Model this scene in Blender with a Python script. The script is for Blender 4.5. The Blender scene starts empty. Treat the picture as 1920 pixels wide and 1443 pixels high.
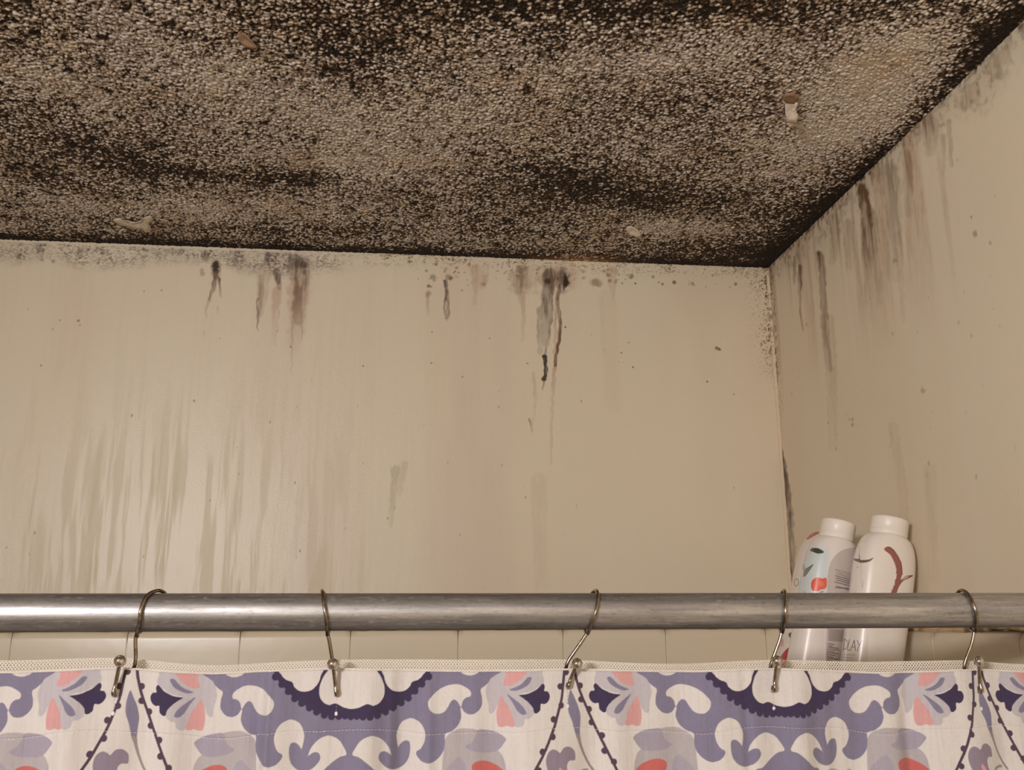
import bpy, math, random
import numpy as np
from mathutils import Matrix, Vector

random.seed(4)
rng = np.random.default_rng(11)
C = bpy.context.scene.collection
sc = bpy.context.scene

# ------------------------------------------------------------------ camera
FOC = 1800.0                        # focal length in pixels of the 1920 x 1443 frame
EYE = 1.877                         # camera height above the bathroom floor
rX = np.array([0.99387122, 0.0228338, 0.10816011])      # room axes seen from the camera (right, down, forward)
rY = np.array([-0.11048234, 0.23787089, 0.96499279])
rZ = np.array([-0.00369369, -0.97102835, 0.23893577])
M = np.array([rX, rY, rZ])
cam = bpy.data.cameras.new('camera'); cam.sensor_width = 36; cam.lens = FOC / 1920 * 36
cam.clip_start = 0.01
cam_o = bpy.data.objects.new('camera', cam); C.objects.link(cam_o)
R = Matrix(((rX[0], -rX[1], -rX[2], 0), (rY[0], -rY[1], -rY[2], 0), (rZ[0], -rZ[1], -rZ[2], EYE), (0, 0, 0, 1)))
cam_o.matrix_world = R
sc.camera = cam_o

# ------------------------------------------------------------------ light
world = bpy.data.worlds.new('world'); sc.world = world; world.use_nodes = True
bg = world.node_tree.nodes['Background']
bg.inputs[0].default_value = (1.0, 0.86, 0.72, 1); bg.inputs[1].default_value = 0.05
def area(name, loc, target, sx, sy, power, col):
    l = bpy.data.lights.new(name, 'AREA'); l.shape = 'RECTANGLE'; l.size = sx; l.size_y = sy
    l.energy = power; l.color = col
    o = bpy.data.objects.new(name, l); C.objects.link(o); o.location = loc
    o.rotation_euler = (Vector(target) - Vector(loc)).to_track_quat('-Z', 'Y').to_euler()
    return o
area('vanity_lamp', (-0.86, -0.90, EYE + 0.27), (0.6, 0.05, EYE + 0.20), 0.34, 0.10, 29.5, (1.0, 0.965, 0.975))
sc.view_settings.view_transform = 'Standard'; sc.view_settings.look = 'None'
sc.view_settings.gamma = 1; sc.view_settings.use_curve_mapping = False
sc.view_settings.exposure = 0.0

# ------------------------------------------------------------------ measured planes (camera at x = 0, y = 0)
YB, XR, ZCEIL = 1.4312, 0.5848, EYE + 0.5630
XL, YF = -0.94, -1.35
YROD, ZROD, RROD = 0.690, EYE + 0.0068, 0.0126
def ray(px, py): return M @ np.array([px - 960.0, py - 721.5, FOC])
def at(px, py, d):                   # point at depth d along the room
    v = ray(px, py); v = v * d / v[1]; return np.array([v[0], v[1], v[2] + EYE])
def at_x(px, py, x):
    v = ray(px, py); v = v * x / v[0]; return np.array([v[0], v[1], v[2] + EYE])
def at_z(px, py, z):
    v = ray(px, py); v = v * (z - EYE) / v[2]; return np.array([v[0], v[1], v[2] + EYE])
def proj(x, y, z):
    z = z - EYE
    cx = M[0, 0]*x + M[1, 0]*y + M[2, 0]*z; cy = M[0, 1]*x + M[1, 1]*y + M[2, 1]*z; cz = M[0, 2]*x + M[1, 2]*y + M[2, 2]*z
    cz = np.where(cz < 0.05, 0.05, cz)
    return 960 + FOC*cx/cz, 721.5 + FOC*cy/cz

# ------------------------------------------------------------------ helpers
def lin(r, g, b):
    c = np.array([r, g, b]) / 255.0
    return np.where(c <= 0.04045, c/12.92, ((c+0.055)/1.055)**2.4)
def sm(e0, e1, x):
    t = np.clip((x - e0) / (e1 - e0), 0, 1); return t*t*(3-2*t)
def vnoise(x, y, scale, seed=0):     # smooth value noise, 0..1
    g = np.random.default_rng(seed).random((257, 257)); g[-1] = g[0]; g[:, -1] = g[:, 0]
    u = x/scale; v = y/scale; iu = np.floor(u); iv = np.floor(v); fu = u-iu; fv = v-iv
    fu = fu*fu*(3-2*fu); fv = fv*fv*(3-2*fv)
    iu = iu.astype(int) % 256; iv = iv.astype(int) % 256
    a = g[iu, iv]; b = g[iu+1, iv]; c = g[iu, iv+1]; d = g[iu+1, iv+1]
    return (a*(1-fu)+b*fu)*(1-fv)+(c*(1-fu)+d*fu)*fv
def fbm(x, y, scale, seed=0, n=4):
    s = 0; a = 0.5; t = 0
    for i in range(n): s = s + a*vnoise(x, y, scale/2**i, seed+i*7); t += a; a *= 0.55
    return s/t
def mix(a, b, f): f = np.clip(f, 0, 1)[..., None]; return a*(1-f)+np.asarray(b)*f

def link_mesh(name, V, F, mat=None, parent=None, smooth=True, col=None, extra=None):
    """V: (n,3) float array; F: (m,4) int array of quads or list of faces"""
    me = bpy.data.meshes.new(name)
    V = np.asarray(V, dtype=np.float32)
    if isinstance(F, np.ndarray):
        k = F.shape[1]
        me.vertices.add(len(V)); me.vertices.foreach_set('co', V.ravel())
        me.loops.add(F.size); me.loops.foreach_set('vertex_index', F.astype(np.int32).ravel())
        me.polygons.add(len(F)); me.polygons.foreach_set('loop_start', np.arange(0, F.size, k, dtype=np.int32))
        me.polygons.foreach_set('loop_total', np.full(len(F), k, dtype=np.int32))
        me.update(calc_edges=True)
    else:
        me.from_pydata(V.tolist(), [], F); me.update()
    if smooth: me.polygons.foreach_set('use_smooth', np.ones(len(me.polygons), dtype=bool))
    if col is not None:
        a = me.color_attributes.new('paint', 'FLOAT_COLOR', 'POINT')
        cc = np.ones((len(V), 4), dtype=np.float32); cc[:, :3] = col.reshape(-1, 3)
        if extra is not None: cc[:, 3] = extra.ravel()
        a.data.foreach_set('color', cc.ravel())
    if mat: me.materials.append(mat)
    o = bpy.data.objects.new(name, me); C.objects.link(o)
    if parent: o.parent = parent
    return o
def gridF(nu, nv, flip=False):
    i = np.arange(nu*nv).reshape(nu, nv)
    q = np.stack([i[:-1, :-1], i[1:, :-1], i[1:, 1:], i[:-1, 1:]], -1).reshape(-1, 4)
    return q[:, ::-1].copy() if flip else q
def merge(parts):                    # [(V, F list)] -> one V, F
    V = []; F = []; n = 0
    for v, f in parts:
        v = np.asarray(v); V.append(v); F += [tuple(int(i)+n for i in q) for q in f]; n += len(v)
    return np.concatenate(V), F
def tube(pts, r, n=12, caps=True, closed=False):
    P = np.asarray(pts, float); m = len(P)
    T = np.gradient(P, axis=0)
    if closed: T = np.roll(P, -1, 0) - np.roll(P, 1, 0)
    T /= np.linalg.norm(T, axis=1)[:, None]
    up = np.array([0.13, 0.21, 0.97]);
    if abs(T[0] @ up) > 0.9: up = np.array([1.0, 0.1, 0])
    N = up - (up @ T[0])*T[0]; N /= np.linalg.norm(N); V = []
    rr = np.broadcast_to(np.asarray(r, float), (m,))
    for k in range(m):
        N = N - (N @ T[k])*T[k]; N /= np.linalg.norm(N); B = np.cross(T[k], N)
        for j in range(n):
            a = 2*math.pi*j/n; V.append(P[k] + rr[k]*(math.cos(a)*N + math.sin(a)*B))
    F = []
    for k in range(m if closed else m-1):
        k2 = (k+1) % m
        for j in range(n): F.append((k*n+j, k*n+(j+1) % n, k2*n+(j+1) % n, k2*n+j))
    if caps and not closed: F.append(tuple(range(n))[::-1]); F.append(tuple((m-1)*n+j for j in range(n)))
    return np.array(V), F
def lathe(prof, n=48):
    V = []; F = []
    for r, z in prof:
        for j in range(n): a = 2*math.pi*j/n; V.append((r*math.cos(a), r*math.sin(a), z))
    for k in range(len(prof)-1):
        for j in range(n): F.append((k*n+j, k*n+(j+1) % n, (k+1)*n+(j+1) % n, (k+1)*n+j))
    F.append(tuple(range(n))[::-1]); F.append(tuple((len(prof)-1)*n+j for j in range(n)))
    return np.array(V), F
def box(x0, x1, y0, y1, z0, z1):
    V = [(x0,y0,z0),(x1,y0,z0),(x1,y1,z0),(x0,y1,z0),(x0,y0,z1),(x1,y0,z1),(x1,y1,z1),(x0,y1,z1)]
    return np.array(V, float), [(0,3,2,1),(4,5,6,7),(0,1,5,4),(1,2,6,5),(2,3,7,6),(3,0,4,7)]
def catmull(P, n=8, closed=True):
    P = np.asarray(P, float); m = len(P); out = []
    for i in range(m if closed else m-1):
        if closed: p0, p1, p2, p3 = P[(i-1) % m], P[i], P[(i+1) % m], P[(i+2) % m]
        else: p0, p1, p2, p3 = P[max(i-1, 0)], P[i], P[i+1], P[min(i+2, m-1)]
        for k in range(n):
            t = k/n
            out.append(0.5*((2*p1)+(-p0+p2)*t+(2*p0-5*p1+4*p2-p3)*t*t+(-p0+3*p1-3*p2+p3)*t**3))
    if not closed: out.append(P[-1])
    return np.array(out)
def inside(X, Y, poly):              # even-odd test
    r = np.zeros(X.shape, bool); n = len(poly)
    for i in range(n):
        x1, y1 = poly[i]; x2, y2 = poly[(i+1) % n]
        if y1 == y2: continue
        c = (Y > min(y1, y2)) & (Y <= max(y1, y2))
        if not c.any(): continue
        xi = (x2-x1)*(Y-y1)/(y2-y1)+x1
        r ^= c & (X < xi)
    return r
def segdist(X, Y, P):                # distance to polyline and parameter 0..1 along it
    D = np.full(X.shape, 1e9); T = np.zeros(X.shape); P = np.asarray(P, float); n = len(P)-1
    for i in range(n):
        a, b = P[i], P[i+1]; d = b-a; L = d @ d + 1e-9
        t = np.clip(((X-a[0])*d[0]+(Y-a[1])*d[1])/L, 0, 1)
        q = np.hypot(X-a[0]-t*d[0], Y-a[1]-t*d[1]); m = q < D
        D = np.where(m, q, D); T = np.where(m, (i+t)/n, T)
    return D, T

def tag(o, label=None, cat=None, group=None, kind=None):
    if label: o['label'] = label
    if cat: o['category'] = cat
    if group: o['group'] = group
    if kind: o['kind'] = kind
    return o
def empty(name, loc, label, cat, group=None):
    o = bpy.data.objects.new(name, None); o.empty_display_size = 0.02; C.objects.link(o); o.location = loc
    return tag(o, label, cat, group)
def settle(root):                    # children were modelled in room coordinates: carry them with the thing's base
    off = Vector(root.location)
    for ch in [c for c in bpy.data.objects if c.parent == root]:
        co = np.empty(len(ch.data.vertices)*3, dtype=np.float32); ch.data.vertices.foreach_get('co', co)
        co = co.reshape(-1, 3) - np.array(off, dtype=np.float32); ch.data.vertices.foreach_set('co', co.ravel()); ch.data.update()

# ------------------------------------------------------------------ materials
def mat(name, color=(0.8, 0.8, 0.8), rough=0.5, metal=0.0, spec=0.5, attr=False):
    m = bpy.data.materials.new(name); m.use_nodes = True; nt = m.node_tree; b = nt.nodes['Principled BSDF']
    b.inputs['Base Color'].default_value = (*color, 1); b.inputs['Roughness'].default_value = rough
    b.inputs['Metallic'].default_value = metal; b.inputs['Specular IOR Level'].default_value = spec
    m['a'] = 0
    if attr:
        a = nt.nodes.new('ShaderNodeAttribute'); a.attribute_name = 'paint'; a.name = 'paint'
        nt.links.new(a.outputs['Color'], b.inputs['Base Color'])
    return m
def N(m, typ, **kw):
    n = m.node_tree.nodes.new(typ)
    for k, v in kw.items(): setattr(n, k, v)
    return n
def noise(m, scale, vec=(1, 1, 1), detail=3, rough=0.6):
    tc = N(m, 'ShaderNodeTexCoord'); mp = N(m, 'ShaderNodeMapping'); mp.inputs['Scale'].default_value = vec
    no = N(m, 'ShaderNodeTexNoise'); no.inputs['Scale'].default_value = scale; no.inputs['Detail'].default_value = detail
    no.inputs['Roughness'].default_value = rough
    L = m.node_tree.links; L.new(tc.outputs['Object'], mp.inputs[0]); L.new(mp.outputs[0], no.inputs['Vector'])
    return no
def ramp(m, src, stops):
    r = N(m, 'ShaderNodeValToRGB'); e = r.color_ramp.elements
    while len(e) < len(stops): e.new(0.5)
    for k, (p, c) in enumerate(stops): e[k].position = p; e[k].color = (*c, 1) if not isinstance(c, (int, float)) else (c, c, c, 1)
    m.node_tree.links.new(src, r.inputs[0]); return r
def bump(m, src, strength, dist, prev=None):
    b = N(m, 'ShaderNodeBump'); b.inputs['Strength'].default_value = strength; b.inputs['Distance'].default_value = dist
    m.node_tree.links.new(src, b.inputs['Height'])
    if prev: m.node_tree.links.new(prev.outputs[0], b.inputs['Normal'])
    m.node_tree.links.new(b.outputs[0], m.node_tree.nodes['Principled BSDF'].inputs['Normal']); return b
def BS(m): return m.node_tree.nodes['Principled BSDF']
def math_node(m, op, a, b):
    n = N(m, 'ShaderNodeMath', operation=op)
    for i, v in enumerate((a, b)):
        if isinstance(v, (int, float)): n.inputs[i].default_value = v
        else: m.node_tree.links.new(v, n.inputs[i])
    return n.outputs[0]
def mul_color(m, src, fac_src):      # multiply a colour by a grey factor
    x = N(m, 'ShaderNodeMix', data_type='RGBA', blend_type='MULTIPLY'); x.inputs[0].default_value = 1
    m.node_tree.links.new(src, x.inputs[6]); m.node_tree.links.new(fac_src, x.inputs[7])
    m.node_tree.links.new(x.outputs[2], BS(m).inputs['Base Color'])

WALLC = lin(226, 213, 188)
# painted wall: base from the stain map; alpha holds how filmy the surface is (matt residue)
m_wall = mat('stained_gloss_wall_paint', rough=0.36, attr=True)
pa = m_wall.node_tree.nodes['paint']
n1 = noise(m_wall, 420, detail=3); b1 = bump(m_wall, n1.outputs[0], 0.22, 0.0008)
n2 = noise(m_wall, 30, (1.0, 1.0, 0.35), detail=3); bump(m_wall, n2.outputs[0], 0.10, 0.004, b1)
fr = math_node(m_wall, 'MULTIPLY_ADD', pa.outputs['Alpha'], 0.30); fr.node.inputs[2].default_value = 0.33
m_wall.node_tree.links.new(fr, BS(m_wall).inputs['Roughness'])
m_ceil = mat('mouldy_popcorn_plaster', rough=0.75, spec=0.4, attr=True)
nc = noise(m_ceil, 1500, detail=2); bump(m_ceil, nc.outputs[0], 0.35, 0.0008)
m_plain = mat('cream_wall_paint', tuple(WALLC), 0.45)
npl = noise(m_plain, 600); bump(m_plain, npl.outputs[0], 0.08, 0.0006)
m_floor = mat('floor_vinyl', (0.35, 0.28, 0.22), 0.5)
nf = noise(m_floor, 12); rf = ramp(m_floor, nf.outputs[0], [(0.3, (0.30, 0.26, 0.22)), (0.7, (0.42, 0.37, 0.32))])
m_floor.node_tree.links.new(rf.outputs[0], BS(m_floor).inputs['Base Color'])
m_tile = mat('glazed_almond_tile', rough=0.30, attr=True)
nt_ = noise(m_tile, 25); bump(m_tile, nt_.outputs[0], 0.08, 0.004)

m_rod = mat('scuffed_aluminium', (0.5, 0.48, 0.46), 0.42, 0.85)
r1 = noise(m_rod, 34, (0.35, 6, 6), 8, 0.72); r2 = noise(m_rod, 330, (0.55, 1.5, 1.5), 5, 0.75); r3 = noise(m_rod, 600, (0.35, 1.3, 1.3), 3, 0.6)
rr1 = ramp(m_rod, r1.outputs[0], [(0.34, (0.27, 0.265, 0.26)), (0.50, (0.39, 0.38, 0.375)), (0.66, (0.54, 0.53, 0.52))])
rr2 = ramp(m_rod, r2.outputs[0], [(0.32, 0.72), (0.46, 1.0), (0.74, 1.0)])
mul_color(m_rod, rr1.outputs[0], rr2.outputs[0])
rq = ramp(m_rod, r1.outputs[0], [(0.3, 0.52), (0.7, 0.38)]); m_rod.node_tree.links.new(rq.outputs[0], BS(m_rod).inputs['Roughness'])
rm = ramp(m_rod, r3.outputs[0], [(0.56, 0.90), (0.72, 0.45)]); m_rod.node_tree.links.new(rm.outputs[0], BS(m_rod).inputs['Metallic'])
bump(m_rod, r2.outputs[0], 0.10, 0.0005)
m_wire = mat('tarnished_steel_wire', (0.42, 0.36, 0.30), 0.20, 1.0)
w1 = noise(m_wire, 300); wr = ramp(m_wire, w1.outputs[0], [(0.35, (0.20, 0.15, 0.11)), (0.65, (0.40, 0.35, 0.29))])
m_wire.node_tree.links.new(wr.outputs[0], BS(m_wire).inputs['Base Color'])
m_ball = mat('polished_chrome', (0.55, 0.51, 0.47), 0.07, 1.0)
nb = noise(m_ball, 500); bump(m_ball, nb.outputs[0], 0.03, 0.0003)

m_cloth = mat('printed_linen_weave', rough=0.85, spec=0.2, attr=True)
c1 = noise(m_cloth, 60, (8, 1, 0.5), 4, 0.65); cr = ramp(m_cloth, c1.outputs[0], [(0.30, 0.90), (0.50, 0.98), (0.70, 1.0)])
mul_color(m_cloth, m_cloth.node_tree.nodes['paint'].outputs['Color'], cr.outputs[0])
tc = N(m_cloth, 'ShaderNodeTexCoord'); mp = N(m_cloth, 'ShaderNodeMapping'); mp.inputs['Rotation'].default_value = (0, math.radians(52), 0)
wv = N(m_cloth, 'ShaderNodeTexWave'); wv.inputs['Scale'].default_value = 290; wv.inputs['Distortion'].default_value = 0.4; wv.bands_direction = 'X'
m_cloth.node_tree.links.new(tc.outputs['Object'], mp.inputs[0]); m_cloth.node_tree.links.new(mp.outputs[0], wv.inputs[0])
bq = bump(m_cloth, wv.outputs['Fac'], 0.35, 0.0004); bump(m_cloth, c1.outputs[0], 0.25, 0.0008, bq)
BS(m_cloth).inputs['Sheen Weight'].default_value = 0.15
m_net = mat('white_net_trim', tuple(lin(232, 222, 208)), 0.7)
nn = noise(m_net, 700); bump(m_net, nn.outputs[0], 0.2, 0.0003)
m_vinyl = mat('milky_vinyl_liner', tuple(lin(205, 190, 172)), 0.45)
nv = noise(m_vinyl, 30); bump(m_vinyl, nv.outputs[0], 0.2, 0.002)
m_bottle = mat('white_bottle_plastic', rough=0.30, attr=True); BS(m_bottle).inputs['Coat Weight'].default_value = 0.9; BS(m_bottle).inputs['Coat Roughness'].default_value = 0.12
BS(m_bottle).inputs['Subsurface Weight'].default_value = 0.0
nbt = noise(m_bottle, 60); bump(m_bottle, nbt.outputs[0], 0.04, 0.002)
m_cap = mat('white_cap_plastic', tuple(lin(240, 230, 218)), 0.38)
ncp = noise(m_cap, 200); bump(m_cap, ncp.outputs[0], 0.05, 0.0005)
m_caulk = mat('old_caulk', rough=0.6, attr=True)
nk = noise(m_caulk, 300); bump(m_caulk, nk.outputs[0], 0.3, 0.001)
m_flakew = mat('bare_white_plaster', tuple(lin(236, 222, 205)), 0.8)
nfw = noise(m_flakew, 500); bump(m_flakew, nfw.outputs[0], 0.4, 0.0006)
m_flakeb = mat('brown_scar', tuple(lin(150, 118, 92)), 0.8)
nfb = noise(m_flakeb, 500); bump(m_flakeb, nfb.outputs[0], 0.2, 0.0006)
m_flaket = mat('tan_plaster_curl', tuple(lin(218, 202, 180)), 0.8)
nft = noise(m_flaket, 500); bump(m_flaket, nft.outputs[0], 0.4, 0.0006)

# ------------------------------------------------------------------ ceiling
def axis(parts):                     # [(start, end, step)] -> merged coordinates
    out = []
    for a, b, s in parts:
        n = max(1, int(round((b-a)/s))); out.append(np.linspace(a, b, n, endpoint=False))
    out.append([parts[-1][1]]); return np.concatenate(out)
gx = axis([(XL, -0.72, 0.012), (-0.72, XR+0.002, 0.0011)]); gy = axis([(YF, 0.66, 0.02), (0.66, YB+0.002, 0.0011)])
X, Y = np.meshgrid(gx, gy, indexing='ij')
def granules(X, Y, cell, seed, rmin, rmax):
    r = np.random.default_rng(seed); G = 1024
    jx = r.random((G, G)); jy = r.random((G, G)); rd = rmin+(rmax-rmin)*r.random((G, G)); hh = 0.45+0.55*r.random((G, G)); tn = r.random((G, G))
    el = r.random((G, G))*math.pi; ec = 1+0.7*r.random((G, G))
    u = X/cell+400; v = Y/cell+400+0.3*(vnoise(X, Y, 0.02, seed)); iu = np.floor(u).astype(int); iv = np.floor(v).astype(int)
    H = np.zeros(X.shape); T = np.full(X.shape, 0.5)
    for a in (-1, 0, 1):
        for b in (-1, 0, 1):
            cu = (iu+a) % G; cv = (iv+b) % G
            dx = u-(iu+a+jx[cu, cv]); dy = v-(iv+b+jy[cu, cv])
            ca = np.cos(el[cu, cv]); sa = np.sin(el[cu, cv]); e = ec[cu, cv]
            d2 = (dx*ca+dy*sa)**2/e + (-dx*sa+dy*ca)**2*e
            q = 1-d2/rd[cu, cv]**2
            h = np.sqrt(np.clip(q, 0, 1))*hh[cu, cv]
            m = h > H; H = np.where(m, h, H); T = np.where(m, tn[cu, cv], T)
    return H, T
H1, T1 = granules(X, Y, 0.0036, 5, 0.42, 0.78)
H2, T2 = granules(X, Y, 0.0021, 9, 0.40, 0.75)
Hh = np.maximum(H1, 0.55*H2); Tt = np.where(H1 >= 0.55*H2, T1, T2)
PXc, PYc = proj(X, Y, np.full(X.shape, ZCEIL))
# mould density patch by patch; the first two entries darken the band nearest the camera (cx, cy, rx, ry, tilt degrees, strength)
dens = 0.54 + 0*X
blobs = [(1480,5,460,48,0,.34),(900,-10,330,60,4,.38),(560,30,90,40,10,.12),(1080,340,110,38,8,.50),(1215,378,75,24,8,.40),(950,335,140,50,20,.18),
 (1530,405,115,55,-20,.55),(1640,320,80,32,-44,.35),(1350,375,90,26,0,.40),(1420,470,200,26,2,.50),(140,255,210,52,24,.30),(90,330,150,26,15,.30),
 (400,325,150,14,3,.42),(555,335,70,14,3,.35),(660,110,130,60,25,.24),(740,80,100,40,0,.14),(30,60,90,60,0,.18),(320,60,200,50,10,.06),
 (1860,70,90,38,-40,.42),(1760,170,70,20,-44,.28),(250,300,150,16,10,.14),(770,350,40,22,0,.22),(780,385,40,20,0,.22),(640,430,120,12,2,.22),(1050,230,80,50,0,.10),
 (470,430,130,14,3,.24),(120,410,160,14,3,.16),(1160,180,90,30,0,.12),(1320,200,120,60,0,.08),(1380,290,140,26,-12,.12),(960,420,240,30,2,.16),(520,240,90,22,14,.12),(1300,335,150,26,-8,.20),(1540,210,40,14,0,.20),
 (1640,160,170,80,-22,-.46),(1520,262,170,26,-14,-.30),(1250,110,170,60,-8,-.18),(350,110,240,60,18,-.20),(70,140,110,60,18,-.30),(560,210,200,62,20,-.24),
 (850,225,190,70,14,-.22),(260,385,190,30,4,-.24),(1260,425,120,20,4,-.30),(720,300,150,46,6,-.22),(480,390,150,20,3,-.14),(1400,330,130,22,-6,-.20),(1700,80,120,34,-30,-.16),(1040,150,170,50,0,-.12),(200,190,120,24,20,-.12)]
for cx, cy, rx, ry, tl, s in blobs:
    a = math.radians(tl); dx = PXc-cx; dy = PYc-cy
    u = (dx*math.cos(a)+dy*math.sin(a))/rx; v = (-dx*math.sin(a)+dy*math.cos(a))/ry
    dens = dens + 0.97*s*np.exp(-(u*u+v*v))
edgeb = YB-Y; edger = XR-X
nz = fbm(X, Y, 0.03, 31)
dens += 0.78*np.exp(-(edgeb/(0.032*(0.55+nz)))**2) * (1-0.75*np.exp(-((X-0.27)/0.045)**2))
dens += 0.42*np.exp(-(edger/(0.026*(0.5+nz)))**2)*sm(0.62, 0.8, Y)
dens += 0.40*(fbm(X, Y, 0.018, 51)-0.5) + 0.22*(fbm(X, Y, 0.07, 61)-0.5)
# clotted black spots, centimetre sized
spot = fbm(X, Y, 0.0075, 71, 2)
leftish = 0.5+0.5*sm(1250, 500, PXc)
dens += 0.45*leftish*sm(0.64, 0.78, spot)*sm(0.30, 0.60, dens+0.14)
rim = 1-sm(0.05, 0.70, Hh)           # grime sits between the granules
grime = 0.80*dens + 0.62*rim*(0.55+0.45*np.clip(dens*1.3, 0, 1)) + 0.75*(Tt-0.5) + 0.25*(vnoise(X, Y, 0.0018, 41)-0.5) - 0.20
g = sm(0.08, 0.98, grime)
pale = mix(lin(240, 228, 210), lin(222, 210, 202), fbm(X, Y, 0.05, 81)*1.2)
pale = mix(pale, lin(250, 242, 230), sm(0.10, 0.0, Tt)*0.9)
pale = mix(pale, lin(206, 176, 140), 0.4*sm(0.5, 0.75, fbm(X, Y, 0.07, 91)))
brown = mix(lin(114, 82, 56), lin(92, 74, 58), fbm(X, Y, 0.1, 95))
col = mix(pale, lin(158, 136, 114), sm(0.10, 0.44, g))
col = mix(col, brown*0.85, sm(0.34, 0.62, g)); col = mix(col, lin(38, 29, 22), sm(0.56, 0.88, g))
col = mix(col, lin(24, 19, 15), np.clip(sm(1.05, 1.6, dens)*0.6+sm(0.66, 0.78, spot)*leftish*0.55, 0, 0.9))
warm = 0.5*np.exp(-((X-0.27)/0.06)**2)*np.exp(-(edgeb/0.02)**2); col = mix(col, lin(214, 160, 108), warm)
amp = 0.0027*(1-0.25*sm(0.9, 1.3, dens))
low = 0.004*(fbm(X, Y, 0.15, 33)-0.5)*sm(0, 0.05, edgeb)*sm(0, 0.05, edger)
Z = ZCEIL - amp*Hh - 0.0006*fbm(X, Y, 0.004, 3) + low + 0.0008
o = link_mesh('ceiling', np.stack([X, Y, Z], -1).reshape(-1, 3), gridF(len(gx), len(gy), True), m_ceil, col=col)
tag(o, kind='structure')

# ------------------------------------------------------------------ walls with their stains
def drip(S, PX, PY, key, pts, w0, w1, amt, soft=0.7, fade=0.5, seed=1, wob=2.0):
    pts = catmull(pts, 5, False); xs = pts[:, 0]; ys = pts[:, 1]; mg = 3*max(w0, w1)+12
    m = (PX > xs.min()-mg) & (PX < xs.max()+mg) & (PY > ys.min()-mg) & (PY < ys.max()+mg)
    if not m.any(): return
    x = PX[m]; y = PY[m]; x = x + wob*(vnoise(x, y, 9, seed)-0.5)*2 + 0.6*wob*(vnoise(x, y, 4, seed+1)-0.5)
    D, T = segdist(x, y, pts); w = w0+(w1-w0)*T
    a = amt*(1-sm(w*0.5, w*0.5*(1+soft)+0.7, D))*(1-fade*T**1.5)
    S[key][m] = np.maximum(S[key][m], a)
def blob(S, PX, PY, key, cx, cy, rx, ry, amt, rag=0.5, seed=3):
    m = (abs(PX-cx) < 3*rx) & (abs(PY-cy) < 3*ry)
    if not m.any(): return
    x = PX[m]; y = PY[m]
    r = np.hypot((x-cx)/rx, (y-cy)/ry) + rag*(fbm(x, y, 9, seed, 3)-0.5)*2
    S[key][m] = np.maximum(S[key][m], amt*(1-sm(0.45, 1.15, r)))
KEYS = ('dark', 'brown', 'grey', 'pink', 'olive')
def paint_wall(PX, PY, S, A, B, seed, streakfilm):
    """A along the wall, B height; returns colour and film"""
    col = np.zeros(PX.shape+(3,)) + WALLC
    col = mix(col, lin(214, 190, 160), 0.35*sm(0.45, 0.75, fbm(A, B*0.3, 0.25, seed)))
    col = mix(col, lin(216, 196, 182), 0.30*sm(0.5, 0.8, fbm(A, B*0.15, 0.12, seed+5)))
    fine = fbm(A, B, 0.0032, seed+9, 3)
    ero = fbm(A, B*0.16, 0.0065, seed+19, 3); br = 0.50+0.50*fbm(A, B*0.4, 0.0032, seed+9, 3)+0.66*sm(0.34, 0.62, ero)
    col = mix(col, lin(190, 158, 132), S['pink']*br)
    col = mix(col, lin(134, 112, 78), S['olive']*br)
    col = mix(col, lin(112, 98, 88), S['grey']*br)
    col = mix(col, lin(116, 86, 62), S['brown']*br)
    col = mix(col, lin(46, 34, 26), np.clip(S['dark']*br, 0, 0.95))
    return col, streakfilm

bx = axis([(XL, -0.70, 0.01), (-0.70, XR, 0.0009)])
bz = axis([(0.0, EYE-0.05, 0.05), (EYE-0.05, ZCEIL-0.22, 0.003), (ZCEIL-0.22, ZCEIL, 0.0009)])
X, Z = np.meshgrid(bx, bz, indexing='ij'); Yw = np.full(X.shape, YB)
PX, PY = proj(X, Yw, Z); S = {k: np.zeros(X.shape) for k in KEYS}
top = ZCEIL - Z
# grey mildew band below the ceiling on the left
band = sm(700, 560, PX)*(1-sm(0.018, 0.046, top+0.018*(vnoise(X, Z, 0.06, 2)-0.5)))*sm(0.002, 0.007, top)
sp = 0.6*vnoise(X*0.45, Z*1.0, 0.0012, 12)+0.4*fbm(X*0.6, Z*1.2, 0.012, 13, 2)
S['grey'] = band*sm(0.35, 0.70, sp)*0.62 + band*0.16*sm(0.3, 0.7, vnoise(X, Z, 0.05, 8))
band2 = sm(520, 760, PX)*(1-sm(0.004, 0.030, top))
S['olive'] = band2*sm(0.56, 0.74, sp)*0.7
D_ = lambda *a, **k: drip(S, PX, PY, *a, **k)
B_ = lambda *a, **k: blob(S, PX, PY, *a, **k)
B_('dark', 404, 500, 6, 15, .85); B_('brown', 404, 503, 10, 20, .6); B_('brown', 379, 512, 5, 9, .55)
D_('brown', [(404,510),(400,540),(393,563)], 6, 3, .75, seed=5); D_('brown', [(404,512),(412,530),(415,556)], 5, 2, .7, seed=6)
D_('pink', [(390,560),(385,600)], 4, 2, .45); D_('brown', [(409,575),(408,590)], 2, 1, .3); D_('pink', [(383,620),(382,630)], 2, 1, .5)
B_('dark', 549, 495, 9, 16, .55, seed=8); B_('dark', 567, 494, 13, 17, .60, seed=9); B_('brown', 560, 505, 24, 32, .6, seed=4)
D_('brown', [(566,505),(562,560),(558,600)], 22, 14, .62, fade=.55, seed=11, wob=3); D_('pink', [(560,540),(556,600),(552,660)], 30, 18, .45, fade=.9, seed=12, wob=4)
B_('dark', 522, 520, 6, 12, .45); D_('brown', [(518,508),(524,540)], 9, 5, .55); D_('pink', [(519,545),(516,600),(515,645)], 12, 6, .42, fade=.6)
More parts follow.
